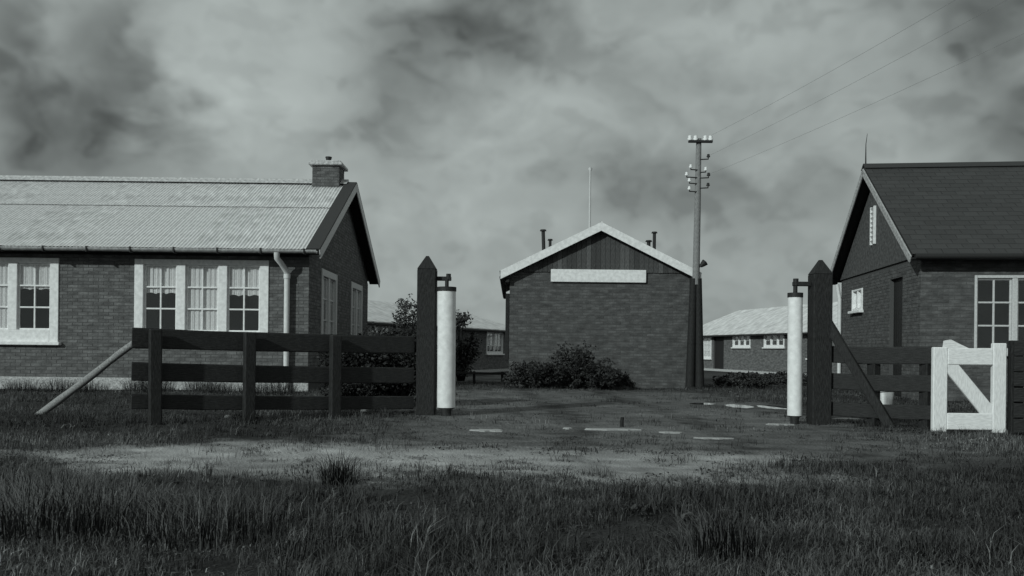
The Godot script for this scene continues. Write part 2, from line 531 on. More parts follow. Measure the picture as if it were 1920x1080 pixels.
# ------------------------------------------------------------------ sky
func sky() -> PanoramaSkyMaterial:
	var a := FastNoiseLite.new(); a.seed = 21; a.frequency = 1.0; a.fractal_octaves = 5; a.fractal_gain = 0.55
	var b := FastNoiseLite.new(); b.seed = 5; b.frequency = 0.8; b.fractal_octaves = 3
	var blobs := [[-29.9, 13.3, 3.9, 6.1, -0.12], [-24.4, 17.8, 2.5, 3.9, -0.07], [-24.2, 13.0, 2.9, 3.2, -0.09], [-27.1, 17.7, 1.8, 2.9, 0.04], [-18.3, 16.7, 6.4, 6.1, 0.06], [-8.2, 17.3, 3.9, 3.2, -0.06], [-9.6, 14.0, 2.1, 1.4, -0.03], [-2.9, 21.0, 5.4, 2.5, -0.10], [-0.7, 16.2, 4.3, 2.5, 0.05], [0.0, 13.5, 5.7, 2.1, 0.04], [6.1, 19.0, 4.3, 1.3, -0.05], [11.7, 20.0, 4.3, 1.4, 0.04], [17.0, 18.7, 5.4, 2.1, 0.03], [7.8, 11.4, 4.7, 2.1, -0.06], [15.4, 9.6, 6.1, 1.3, -0.06], [-3.9, 9.0, 7.2, 2.1, 0.02], [-5.7, 3.4, 17.9, 2.9, 0.02], [29.9, 12.7, 3.2, 4.7, -0.10], [29.1, 20.2, 5.5, 2.4, -0.1], [24.8, 11.4, 4.3, 2.1, 0.02]]
	var w := 2048
	var h := 1024
	var im := Image.create_empty(w, h, false, Image.FORMAT_RGBF)
	im.fill(Color(0.2, 0.22, 0.215))
	for y in h / 2 + 8:
		var el := PI / 2 - PI * (y + 0.5) / h
		for x in w:
			var az := TAU * (x + 0.5) / w
			if az > PI: az -= TAU
			var dir := Vector3(sin(az) * cos(el), sin(el), -cos(az) * cos(el))
			var q := dir * Vector3(5.0, 8.0, 5.0)
			var warp := Vector3(b.get_noise_3dv(q * 1.3), b.get_noise_3dv(q * 1.3 + Vector3(9, 0, 0)), b.get_noise_3dv(q * 1.3 + Vector3(0, 9, 0)))
			var rag := a.get_noise_3dv(q * 2.4 + warp * 0.35)
			var lump := a.get_noise_3dv(q * 0.8 + warp * 0.9)
			var v := 0.35 + 0.07 * lump + 0.07 * rag * (0.5 + absf(lump)) - 0.04 * smoothstep(0.1, 0.35, rag - lump * 0.3)
			if absf(az) < 0.9 and el < 0.6:
				var az2 := rad_to_deg(az) + warp.x * 3.0 + rag * 2.5
				var el2 := rad_to_deg(el) + warp.y * 2.0 + rag * 1.8
				for k in blobs:
					var r: float = pow((az2 - k[0]) / k[2], 2) + pow((el2 - k[1]) / k[3], 2)
					if r < 5.0: v += k[4] * (2.1 if k[4] < 0 else 1.6) * exp(-r * 0.9)
			v = maxf(v, 0.06)
			im.set_pixel(x, y, Color(v * 0.9, v, v * 0.973))
	var m := PanoramaSkyMaterial.new()
	m.panorama = ImageTexture.create_from_image(im)
	return m

# ------------------------------------------------------------------ buildings
func pitched_sheets(parent: Node3D, eave: Vector3, along: Vector3, length: float, up: Vector3, rows: Array, mats: Array) -> void:
	var t := slope(eave, along, up)
	var count := int(round(length / 0.836))
	var step := length / count
	for r in rows:
		var m := corrugated(step + 0.02, r[1] - r[0])
		for k in count:
			put("roof_sheet", m, mats[rng.randi() % mats.size()], parent, t * Transform3D(Basis(), Vector3(k * step, r[0], r[2] + 0.002 * (k % 2))))

func long_house() -> void:
	var W := 7.8
	var L := 11.0
	var o := thing("brick_house", Vector3(-4.345, 0, -18.2), deg_to_rad(0.5), "long brick house with pale corrugated roof and white triple windows behind the dark rail fence", "house")
	var front := Transform3D(Basis(), Vector3(-L, 0, 0))
	var side := Transform3D(Basis(Vector3(0, 0, -1), Vector3.UP, Vector3(1, 0, 0)), Vector3.ZERO)
	var holes := [Rect2(L - 3.70, 1.0, 2.85, 1.79), Rect2(L - 8.15, 1.0, 2.85, 1.79)]
	var gh := [Rect2(1.2, 0.95, 1.75, 1.8), Rect2(4.95, 0.95, 1.75, 1.8)]
	var s := Shape.new()
	slab(s, front, L, -0.3, 2.9, holes, 0.22)
	put("wall", s, M.mortar, o)
	s = Shape.new()
	slab(s, side * at(0.22, 0, -0.001), W - 0.44, -0.3, 2.9, [Rect2(0.98, 0.95, 1.75, 1.8), Rect2(4.73, 0.95, 1.75, 1.8)], 0.22)
	gable(s, side * at(0, 0, -0.001), W, 2.902, 4.93, 0.22)
	put("wall", s, M.mortar, o)
	s = Shape.new()
	slab(s, Transform3D(Basis(), Vector3(-L, 0, -W + 0.22)), L, -0.3, 2.9, [], 0.22)
	slab(s, side * at(0.22, 0, -L + 0.22), W - 0.44, -0.3, 2.9, [], 0.22)
	gable(s, side * at(0, 0, -L + 0.22), W, 2.902, 4.93, 0.22)
	put("wall", s, M.mortar, o)
	s = Shape.new()
	s.box(at(-L / 2, 2.86, -W / 2), Vector3(L - 0.46, 0.03, W - 0.46))
	s.box(at(-L / 2, 0.03, -W / 2), Vector3(L - 0.46, 0.04, W - 0.46))
	put("floor", s, M.room, o)
	brick_part(o, "brickwork", front, L, 0.26, 2.9, holes, 0.18, 0.13)
	brick_part(o, "brickwork", side, W, 0.26, 4.9, gh, 0.18, 0.13, 2.0)
	s = Shape.new()
	s.bevel(at(-L / 2, 0.02, 0.005), Vector3(L + 0.03, 0.48, 0.05), 0.012)
	put("plinth", s, M.whitewash, o)
	s = Shape.new()
	s.bevel(side * at(W / 2, 0.02, 0.005), Vector3(W, 0.48, 0.05), 0.012)
	put("plinth", s, M.mortar, o)
	for x in [-3.70, -8.15]:
		window(o, at(x, 1.0, 0), 2.85, 1.79, 0.19, 0.19, 0.26, 0.11, 3, 2, [0.44, 1.0, 0.46] if x > -5 else [0.4, 1.0, 0.4])
	for g in gh:
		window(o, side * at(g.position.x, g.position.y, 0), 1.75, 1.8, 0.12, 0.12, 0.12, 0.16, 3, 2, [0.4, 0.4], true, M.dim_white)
	# roof
	var e := Vector3(-L - 0.3, 2.97, 0.36)
	var rise := Vector3(0, 5.15 - 2.97, -(W / 2 + 0.36))
	var sl := rise.length()
	pitched_sheets(o, e, Vector3.RIGHT, L + 0.34, rise, [[0.0, 2.9, 0.03], [2.75, sl, 0.05]], M.sheet)
	pitched_sheets(o, Vector3(0.04, 2.97, -W - 0.36), Vector3.LEFT, L + 0.34, Vector3(0, rise.y, -rise.z), [[0.0, sl, 0.03]], M.sheet)
	for k in 2:
		var a := Vector3(0.0, 2.95, 0.38 if k == 0 else -W - 0.38)
		var b := Vector3(0.0, 5.17, -W / 2)
		s = Shape.new()
		var nrm := Vector3.RIGHT.cross((b - a).normalized()) * (1 if k == 0 else -1)
		s.beam(a + Vector3(0.17, 0, 0) + nrm * 0.055, b + Vector3(0.17, 0, 0) + nrm * 0.055, 0.30, 0.035, 0.006, Color.WHITE, nrm)
		put("verge_strip", s, M.dark_felt, o)
		s = Shape.new()
		s.beam(a + Vector3(0.305, 0, 0) - nrm * 0.06, b + Vector3(0.305, 0, 0) - nrm * 0.06, 0.03, 0.2, 0.006, Color.WHITE, nrm)
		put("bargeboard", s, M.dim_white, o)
		s = Shape.new()
		s.beam(a + Vector3(0.14, 0, 0) - nrm * 0.035, b + Vector3(0.14, 0, 0) - nrm * 0.035, 0.29, 0.02, 0.0, Color.WHITE, nrm)
		put("soffit", s, M.tar_h, o)
	s = Shape.new()
	for k in [-1, 1]:
		var t := Transform3D(Basis(Vector3.RIGHT, k * 0.48), Vector3(-L / 2 - 0.1, 5.215, -W / 2 + k * 0.115))
		s.bevel(t, Vector3(L + 0.4, 0.02, 0.26), 0.005)
	s.tube([Vector3(-L - 0.3, 5.255, -W / 2), Vector3(0.1, 5.255, -W / 2)], [0.05, 0.05], 10)
	put("ridge_cap", s, M.ridge, o)
	s = Shape.new()
	s.bevel(at(-L / 2, 2.93, 0.2), Vector3(L + 0.5, 0.025, 0.34), 0.005)
	s.bevel(at(-L / 2, 2.9, 0.035), Vector3(L, 0.06, 0.04), 0.005)
	put("fascia", s, M.tar_h, o)
	s = Shape.new()
	for k in 8:
		var a0 := PI + PI * k / 8.0
		var a1 := PI + PI * (k + 1) / 8.0
		var p0 := Vector3(-L - 0.3, 2.975 + 0.07 * sin(a0), 0.42 + 0.07 * cos(a0))
		var p1 := Vector3(-L - 0.3, 2.975 + 0.07 * sin(a1), 0.42 + 0.07 * cos(a1))
		var r := Vector3(L + 0.55, 0, 0)
		s.quad(p0, p0 + r, p1 + r, p1, Color.WHITE)
	var g := put("gutter", s, M.gutter, o)
	s = Shape.new()
	s.bevel(Transform3D(), Vector3(0.03, 0.12, 0.17), 0.004)
	var bm := s.mesh()
	for k in 13: put("bracket", bm, M.iron, g, at(-L + 0.2 + k * 0.9, 2.94, 0.42))
	s = Shape.new()
	s.tube([Vector3(-0.58, 2.92, 0.42), Vector3(-0.58, 2.8, 0.4), Vector3(-0.52, 2.7, 0.28), Vector3(-0.45, 2.55, 0.14), Vector3(-0.44, 2.45, 0.11), Vector3(-0.44, 0.2, 0.11), Vector3(-0.46, 0.1, 0.16), Vector3(-0.47, 0.06, 0.22)], [0.06, 0.06, 0.06, 0.06, 0.06, 0.055, 0.055, 0.055], 14)
	for y in [2.4, 1.1]: s.tube([Vector3(-0.44, y, 0.11), Vector3(-0.44, y + 0.09, 0.11)], [0.072, 0.072], 14)
	put("downpipe", s, M.iron_white, o)
	# chimney
	var ch := node("chimney", o, at(-0.42, 0, -W / 2))
	s = Shape.new()
	s.box(at(0, 5.2, 0), Vector3(0.68, 0.8, 0.68))
	put("core", s, M.mortar, ch)
	s = Shape.new()
	for k in 4:
		var b := Basis(Vector3.UP, k * PI / 2)
		bricks(s, Transform3D(b, b * Vector3(-0.34, 0, 0.34)), 0.68, 4.86, 5.6, [], 0.17, 0.25)
	put("brickwork", s, M.brick, ch).set_meta("kind", "stuff")
	s = Shape.new()
	s.bevel(at(0, 5.63, 0), Vector3(0.86, 0.08, 0.86), 0.015)
	s.bevel(at(0, 5.69, 0), Vector3(0.78, 0.05, 0.78), 0.015)
	put("cap", s, M.ridge, ch)
	s = Shape.new()
	s.tube([Vector3(0, 5.71, 0), Vector3(0, 5.84, 0), Vector3(0, 5.85, 0), Vector3(0, 5.88, 0)], [0.075, 0.07, 0.085, 0.085], 12)
	put("pot", s, M.iron, ch)

func hut() -> void:
	var W := 4.56
	var L := 8.0
	var o := thing("gabled_hut", Vector3(-0.07, 0, -21.65), 0, "small windowless brick hut with white bargeboards between the two gate posts", "hut")
	var h := 2.92
	var ap := 3.98
	var s := Shape.new()
	slab(s, Transform3D(), W, -0.3, h, [], 0.22)
	gable(s, Transform3D(), W, h, ap, 0.22)
	slab(s, Transform3D(Basis(), Vector3(0, 0, -L + 0.22)), W, -0.4, h, [], 0.22)
	gable(s, Transform3D(Basis(), Vector3(0, 0, -L + 0.22)), W, h, ap, 0.22)
	var left := Transform3D(Basis(Vector3(0, 0, 1), Vector3.UP, Vector3(-1, 0, 0)), Vector3(0, 0, -L))
	var right := Transform3D(Basis(Vector3(0, 0, -1), Vector3.UP, Vector3(1, 0, 0)), Vector3(W, 0, 0))
	slab(s, left * at(0.22, 0, -0.001), L - 0.44, -0.4, h, [], 0.22)
	slab(s, right * at(0.22, 0, -0.001), L - 0.44, -0.4, h, [], 0.22)
	put("wall", s, M.mortar, o)
	brick_part(o, "brickwork", Transform3D(), W, 0.0, h, [], 0.128, 0.16)
	brick_part(o, "brickwork", left, L, 0.0, h, [], 0.128, 0.16)
	brick_part(o, "brickwork", right, L, 0.0, h, [], 0.128, 0.16)
	# upright boards in the gable
	var x := 0.22
	while x < W - 0.3:
		var w := 0.118
		var top_l := h + (ap - h) * (1.0 - absf(x - W / 2) / (W / 2)) - 0.02
		var top_r := h + (ap - h) * (1.0 - absf(x + w - W / 2) / (W / 2)) - 0.02
		if minf(top_l, top_r) > h + 0.06:
			s = Shape.new()
			var z := 0.028 + rng.randf() * 0.012
			var y0 := h + 0.012 - rng.randf() * 0.015
			var f := [Vector3(x + 0.004, y0, z), Vector3(x + w, y0, z), Vector3(x + w, top_r, z), Vector3(x + 0.004, top_l, z)]
			var b := [f[0], f[1], f[2], f[3]]
			for k in 4: b[k] = Vector3(f[k].x + (-0.003 if k in [0, 3] else 0.003), f[k].y, 0.003)
			s.quad(f[0], f[1], f[2], f[3], Color.WHITE)
			for k in 4: s.quad(b[k], b[(k + 1) % 4], f[(k + 1) % 4], f[k], Color.WHITE)
			put("board", s, M.board[rng.randi() % 3], o)
		x += 0.122
	# roof
	var ex := 0.24
	var rise := Vector3(W / 2 + ex, 4.1 - 2.86, 0)
	var sl := rise.length()
	pitched_sheets(o, Vector3(-ex, 2.86, -L - 0.2), Vector3(0, 0, 1), L + 0.42, rise, [[0.0, sl, 0.05]], M.sheet)
	pitched_sheets(o, Vector3(W + ex, 2.86, 0.22), Vector3(0, 0, -1), L + 0.42, Vector3(-rise.x, rise.y, 0), [[0.0, sl, 0.05]], M.sheet)
	for k in [-1, 1]:
		var a := Vector3(W / 2 + k * (W / 2 + ex), 2.815, 0.25)
		var b := Vector3(W / 2, 4.055, 0.25)
		s = Shape.new()
		var up := (b - a).cross(Vector3.BACK).normalized()
		# white bargeboard with a plumb-cut meeting at the apex
		var d := 0.205
		var p := [a, b, b + Vector3(0, d / cos(atan2(1.24, 2.52)) * 0.5, 0), a + Vector3(0, d * 0.55, 0)]
		p = [a - Vector3(0, d * 0.5, 0), b - Vector3(0, d * 0.5, 0), b + Vector3(0, d * 0.55, 0), a + Vector3(0, d * 0.55, 0)]
		if k > 0: p = [p[1], p[0], p[3], p[2]]
		var bk := Vector3(0, 0, -0.03)
		s.quad(p[0], p[1], p[2], p[3], Color.WHITE)
		s.quad(p[1] + bk, p[0] + bk, p[3] + bk, p[2] + bk, Color.WHITE)
		for q in 4: s.quad(p[q] + bk, p[(q + 1) % 4] + bk, p[(q + 1) % 4], p[q], Color.WHITE)
		put("bargeboard", s, M.white, o)
		s = Shape.new()
		s.beam(a + Vector3(0, 0.02, -0.13), b + Vector3(0, 0.02, -0.13), 0.19, 0.02, 0.0, Color.WHITE, up)
		put("soffit", s, M.tar_h, o)
		# eaves gutter with its end bracket
		s = Shape.new()
		var gx: float = W / 2 + k * (W / 2 + 0.2)
		s.tube([Vector3(gx, 2.76, 0.2), Vector3(gx, 2.76, -L)], [0.065, 0.065], 10)
		s.bevel(at(W / 2 + k * (W / 2 + 0.1), 2.78, 0.02), Vector3(0.2, 0.12, 0.3), 0.02)
		s.bevel(at(W / 2 + k * (W / 2 + 0.06), 2.68, 0.02), Vector3(0.11, 0.1, 0.26), 0.02)
		put("gutter", s, M.iron, o)
	s = Shape.new()
	s.tube([Vector3(W / 2, 4.16, 0.2), Vector3(W / 2, 4.16, -L - 0.2)], [0.05, 0.05], 8)
	put("ridge_cap", s, M.ridge, o)
	# shuttered window frame standing out of the left wall, pipes
	s = Shape.new()
	s.bevel(at(-0.055, 1.52, -0.5), Vector3(0.1, 1.7, 0.9), 0.01)
	put("shutter", s, M.tar_v, o)
	for d in [[0.93, -1.45, 4.16, 0.05, -0.05], [1.07, -1.4, 3.9, 0.04, 0.0], [3.74, -1.45, 3.9, 0.05, 0.0], [3.9, -1.5, 4.14, 0.045, 0.0]]:
		s = Shape.new()
		s.tube([Vector3(d[0], 2.9, d[1]), Vector3(d[0] + d[4], d[2], d[1])], [d[3], d[3]], 10)
		s.tube([Vector3(d[0] + d[4], d[2], d[1]), Vector3(d[0] + d[4], d[2] + 0.04, d[1])], [d[3] * 1.9, d[3] * 1.5], 10)
		put("stove_pipe", s, M.iron, o)
	s = Shape.new()
	s.bevel(at(2.24, 2.83, 0.045), Vector3(2.41, 0.32, 0.06), 0.008)
	var b := put("board", s, M.white, thing("sign_board", Vector3(-0.07, 0, -21.65), 0, "blank white sign board fixed under the hut's gable", "sign"))
	b.name = "panel"
	var mast := thing("mast", Vector3(2.21, 4.2, -24.7), 0, "thin pale mast with a ball on top standing on the hut's ridge", "mast")
	s = Shape.new()
	s.tube([Vector3(0, -0.02, 0), Vector3(0, 1.95, 0)], [0.034, 0.024], 8)
	put("shaft", s, M.dim_white, mast)
	s = Shape.new()
	s.tube([Vector3(0, 1.93, 0), Vector3(0, 1.95, 0), Vector3(0, 1.99, 0), Vector3(0, 2.03, 0), Vector3(0, 2.05, 0)], [0.01, 0.045, 0.06, 0.045, 0.005], 10)
	put("ball", s, M.dim_white, mast)

func dark_house() -> void:
	var W := 6.05
	var L := 9.0
	var o := thing("slate_house", Vector3(8.23, 0, -17.2), deg_to_rad(-6.8), "dark brick house with steep dark slate roof behind the white gate", "house")
	var side := Transform3D(Basis(Vector3(0, 0, 1), Vector3.UP, Vector3(-1, 0, 0)), Vector3(0, 0, -W))
	var h := 2.92
	var ap := 5.1
	var holes := [Rect2(1.02, 0.98, 2.3, 1.55)]
	var gh := [Rect2(W - 4.95, 2.02, 0.92, 0.55), Rect2(W - 1.95, 0.0, 0.85, 2.6)]
	var gi := []
	for g in gh: gi.append(Rect2(g.position - Vector2(0.22, 0), g.size))
	var s := Shape.new()
	slab(s, Transform3D(), L, -0.3, h, holes, 0.22)
	put("wall", s, M.mortar, o)
	s = Shape.new()
	slab(s, side * at(0.22, 0, -0.001), W - 0.44, -0.3, h, gi, 0.22)
	put("wall", s, M.mortar, o)
	s = Shape.new()
	slab(s, Transform3D(Basis(), Vector3(0, 0, -W + 0.22)), L, -0.3, h, [], 0.22)
	slab(s, side * at(0.22, 0, -L + 0.22), W - 0.44, -0.3, h, [], 0.22)
	gable(s, side * at(0, 0, -L + 0.22), W, h, ap, 0.22)
	put("wall", s, M.mortar, o)
	s = Shape.new()
	s.box(at(L / 2, 2.87, -W / 2), Vector3(L - 0.46, 0.03, W - 0.46))
	s.box(at(L / 2, 0.03, -W / 2), Vector3(L - 0.46, 0.04, W - 0.46))
	put("floor", s, M.room, o)
	brick_part(o, "brickwork", Transform3D(), L, 0.0, h, holes, 0.13, 0.18)
	brick_part(o, "brickwork", side, W, 0.0, h - 0.03, gh, 0.125, 0.12)
	s = Shape.new()
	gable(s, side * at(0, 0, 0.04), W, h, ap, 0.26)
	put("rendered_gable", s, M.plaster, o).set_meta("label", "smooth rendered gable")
	s = Shape.new()
	for k in 8: s.bevel(side * at(W / 2, 3.58 + k * 0.11, 0.07) * Transform3D(Basis(Vector3.RIGHT, 0.6), Vector3.ZERO), Vector3(0.24, 0.1, 0.015), 0.003)
	for k in [-1, 1]: s.bevel(side * at(W / 2 + k * 0.135, 3.97, 0.07), Vector3(0.035, 0.9, 0.06), 0.006)
	put("louvre", s, M.white, o)
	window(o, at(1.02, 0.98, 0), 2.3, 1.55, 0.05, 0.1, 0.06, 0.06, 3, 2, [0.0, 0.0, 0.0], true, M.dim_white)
	window(o, side * at(W - 4.95, 2.02, 0), 0.92, 0.55, 0.06, 0.06, 0.07, 0.05, 1, 2, [1.0, 1.0], true, M.white)
	var dn := node("door", o, side * at(W - 1.95, 0.0, -0.12))
	s = Shape.new()
	s.bevel(at(0.425, 1.3, 0), Vector3(0.85, 2.6, 0.05), 0.006)
	put("leaf", s, M.door, dn)
	s = Shape.new()
	for k in 6: s.bevel(at(0.075 + k * 0.14, 1.28, 0.03), Vector3(0.13, 2.5, 0.016), 0.004)
	put("planks", s, M.door, dn)
	s = Shape.new()
	s.tube([Vector3(0.72, 1.05, 0.03), Vector3(0.72, 1.05, 0.08), Vector3(0.72, 1.05, 0.1), Vector3(0.72, 1.05, 0.12)], [0.012, 0.015, 0.035, 0.02], 8)
	put("knob", s, M.porcelain, dn)
	# slates
	var rise := Vector3(0, 5.33 - 2.9, -(W / 2 + 0.34))
	for k in 2:
		var t := slope(Vector3(-0.3, 2.9, 0.34), Vector3.RIGHT, rise) if k == 0 else slope(Vector3(L + 0.3, 2.9, -W - 0.34), Vector3.LEFT, Vector3(0, rise.y, -rise.z))
		s = Shape.new()
		s.box(t * at(L / 2 + 0.3, rise.length() / 2, 0.0), Vector3(L + 0.58, rise.length(), 0.04))
		put("roof_deck", s, M.tar_h, o)
		s = Shape.new()
		var y := -0.04
		var r := 0
		while y < rise.length() - 0.05:
			var x := -0.15 if r % 2 else 0.0
			while x < L + 0.6:
				var x0 := maxf(x, 0.0); var x1 := minf(x + 0.29, L + 0.6)
				if x1 - x0 > 0.04:
					var jig := rng.randf_range(-0.008, 0.008)
					var len := minf(0.27, rise.length() - y)
					s.box(t * at((x0 + x1) / 2, y + len / 2 + jig, 0.045) * Transform3D(Basis(Vector3.RIGHT, -0.025), Vector3.ZERO), Vector3(x1 - x0 - 0.003, len, 0.005 + rng.randf() * 0.003), grey(0.08, 0.1))
				x += 0.296
			y += 0.2
			r += 1
		put("slates", s, M.slate, o).set_meta("kind", "stuff")
		var a := Vector3(-0.31, 2.86, 0.34 if k == 0 else -W - 0.34)
		var b := Vector3(-0.31, 5.3, -W / 2)
		var nrm := Vector3.RIGHT.cross((b - a).normalized()) * (1 if k == 0 else -1)
		s = Shape.new()
		s.beam(a - nrm * 0.05, b - nrm * 0.05, 0.03, 0.15, 0.006, Color.WHITE, nrm)
		put("bargeboard", s, M.gutter, o)
		s = Shape.new()
		s.beam(a + Vector3(0.14, 0, 0) - nrm * 0.04, b + Vector3(0.14, 0, 0) - nrm * 0.04, 0.26, 0.02, 0.0, Color.WHITE, nrm)
		put("soffit", s, M.tar_h, o)
	s = Shape.new()
	for k in [-1, 1]:
		s.bevel(Transform3D(Basis(Vector3.RIGHT, k * 0.65), Vector3(L / 2, 5.37, -W / 2 + k * 0.085)), Vector3(L + 0.62, 0.02, 0.22), 0.005)
	put("ridge_cap", s, M.dark_felt, o)
	s = Shape.new()
	s.bevel(at(L / 2, 2.84, 0.17), Vector3(L + 0.56, 0.03, 0.3), 0.005)
	s.tube([Vector3(-0.25, 2.87, 0.4), Vector3(L + 0.25, 2.87, 0.4)], [0.06, 0.06], 10)
	put("gutter", s, M.iron, o)
	s = Shape.new()
	s.tube([Vector3(-0.25, 5.3, -W / 2), Vector3(-0.25, 5.9, -W / 2), Vector3(-0.22, 6.15, -W / 2)], [0.02, 0.009, 0.005], 8)
	put("finial", s, M.iron, o)
	s = Shape.new()
	s.tube([Vector3(-0.14, 2.8, -W + 0.1), Vector3(-0.12, 2.65, -W + 0.1), Vector3(-0.07, 2.4, -W + 0.1), Vector3(-0.07, 0.0, -W + 0.1)], [0.05, 0.05, 0.05, 0.05], 10)
	put("downpipe", s, M.iron_white, o)

# a long low hut in the background; its visible wall runs along local x from 0 to length and looks to +z
func far_hut(at_: Vector3, turn: float, length: float, label: String, wins: Array, doors: Array, rise := 1.62) -> void:
	var o := thing("low_house", at_, turn, label, "house", "")
	var D := 6.0
	var h := 2.28
	var holes := []
	for w in wins: holes.append(Rect2(w[0], w[1], w[2], w[3]))
	for d in doors: holes.append(Rect2(d[0], 0.0, d[1], 2.1))
	var s := Shape.new()
	slab(s, Transform3D(), length, -0.3, h, holes, 0.22)
	slab(s, Transform3D(Basis(), Vector3(0, 0, -D + 0.22)), length, -0.3, h, [], 0.22)
	for e in [[Transform3D(Basis(Vector3(0, 0, 1), Vector3.UP, Vector3(-1, 0, 0)), Vector3(0, 0, -D)), 0], [Transform3D(Basis(Vector3(0, 0, -1), Vector3.UP, Vector3(1, 0, 0)), Vector3(length, 0, 0)), 1]]:
		slab(s, e[0] * at(0.22, 0, -0.001), D - 0.44, -0.3, h, [], 0.22)
	s.box(at(length / 2, h - 0.04, -D / 2), Vector3(length - 0.46, 0.03, D - 0.46))
	put("wall", s, M.mortar, o)
	brick_part(o, "brickwork", Transform3D(), length, 0.15, h, holes, 0.2, 0.16)
	s = Shape.new()
	s.bevel(at(length / 2, 0.02, 0.01), Vector3(length, 0.24, 0.06), 0.01)
	put("plinth", s, M.whitewash, o)
	for w in wins: window(o, at(w[0], w[1], 0), w[2], w[3], 0.09, 0.09, 0.1, 0.06, w[4], w[5], w[6], true, M.white)
	for d in doors:
		s = Shape.new()
		s.bevel(at(d[0] + d[1] / 2, 1.05, -0.12), Vector3(d[1], 2.1, 0.05), 0.01)
		put("door", s, M.door, o)
	# hipped roof as four thin sheets
	var q := 0.35
	var p := [Vector3(-q, h - 0.05, q), Vector3(length + q, h - 0.05, q), Vector3(length + q, h - 0.05, -D - q), Vector3(-q, h - 0.05, -D - q)]
	var r0 := Vector3(D / 2 - 1.0, h + rise, -D / 2)
	var r1 := Vector3(length - D / 2 + 1.0, h + rise, -D / 2)
	for f in [[p[0], p[1], r1, r0], [p[1], p[2], r1], [p[2], p[3], r0, r1], [p[3], p[0], r0]]:
		s = Shape.new()
		var dn := Vector3(0, -0.05, 0)
		if f.size() == 4:
			s.quad(f[0], f[1], f[2], f[3], Color.WHITE); s.quad(f[1] + dn, f[0] + dn, f[3] + dn, f[2] + dn, Color.WHITE)
		else:
			s.tri(f[0], f[1], f[2], Color.WHITE); s.tri(f[1] + dn, f[0] + dn, f[2] + dn, Color.WHITE)
		s.quad(f[0] + dn, f[1] + dn, f[1], f[0], Color.WHITE)
		put("roof_slope", s, M.pale_roof, o)
	s = Shape.new()
	s.bevel(at(length / 2, h - 0.14, 0.37), Vector3(length + 0.7, 0.09, 0.04), 0.006)
	s.bevel(at(length / 2, h - 0.12, 0.17), Vector3(length + 0.66, 0.03, 0.35), 0.006)
	put("gutter", s, M.iron, o)

# ------------------------------------------------------------------ fences and gate
func gate_post(at_: Vector3, w: float, h: float, label: String, arm: float, arm_y: float, reach: float) -> void:
	var o := thing("gate_post", at_, 0, label, "post", "gate posts")
	var s := Shape.new()
	s.bevel(at(0, (h - 0.19 - 0.2) / 2, 0), Vector3(w, h - 0.19 + 0.2, w), 0.012)
	put("shaft", s, M.tar_v, o)
	s = Shape.new()
	var b := h - 0.19
	var p := [Vector3(-w / 2, b, w / 2), Vector3(w / 2, b, w / 2), Vector3(w / 2, b, -w / 2), Vector3(-w / 2, b, -w / 2)]
	var apex := 0.02
	var t := [Vector3(-apex, h, apex), Vector3(apex, h, apex), Vector3(apex, h, -apex), Vector3(-apex, h, -apex)]
	for k in 4: s.quad(p[k], p[(k + 1) % 4], t[(k + 1) % 4], t[k], Color.WHITE)
	s.quad(t[0], t[1], t[2], t[3], Color.WHITE)
	put("pointed_top", s, M.tar_v, o)
	s = Shape.new()
	s.beam(Vector3(arm * w / 2, arm_y, 0), Vector3(arm * (w / 2 + reach + 0.04), arm_y, 0), 0.06, 0.06, 0.008)
	s.tube([Vector3(arm * (w / 2 + reach), arm_y - 0.02, 0), Vector3(arm * (w / 2 + reach), arm_y + 0.07, 0)], [0.035, 0.035], 10)
	put("iron_arm", s, M.iron, o)
func roller(at_: Vector3, r: float, y0: float, y1: float, rod: float, flange: bool, label: String) -> void:
	var o := thing("white_cylinder", at_, 0, label, "cylinder", "white cylinders at the gate")
	var s := Shape.new()
	s.tube([Vector3(0.008, y0, 0), Vector3(0.004, (y0 + y1) / 2, 0), Vector3(0, y1, 0)], [r, r * 1.01, r], 28)
	if flange: s.bevel(at(-r - 0.01, (y0 + y1) / 2 - 0.02, 0), Vector3(0.11, y1 - y0 - 0.26, 0.06), 0.012)
	put("drum", s, M.white, o)
	s = Shape.new()
	s.tube([Vector3(0, y1, 0), Vector3(0, y1 + 0.06, 0)], [r * 1.06, r * 1.06], 24)
	put("cap", s, M.iron, o)
	s = Shape.new()
	s.tube([Vector3(0, y1 + 0.05, 0), Vector3(0, rod, 0)], [0.028, 0.028], 10)
	put("rod", s, M.iron, o)
	s = Shape.new()
	s.tube([Vector3(0.008, -0.03, 0), Vector3(0.008, y0 * 0.7, 0), Vector3(0.008, y0, 0)], [r * 0.55, r * 0.6, r * 0.95], 16)
	put("foot", s, M.iron, o)

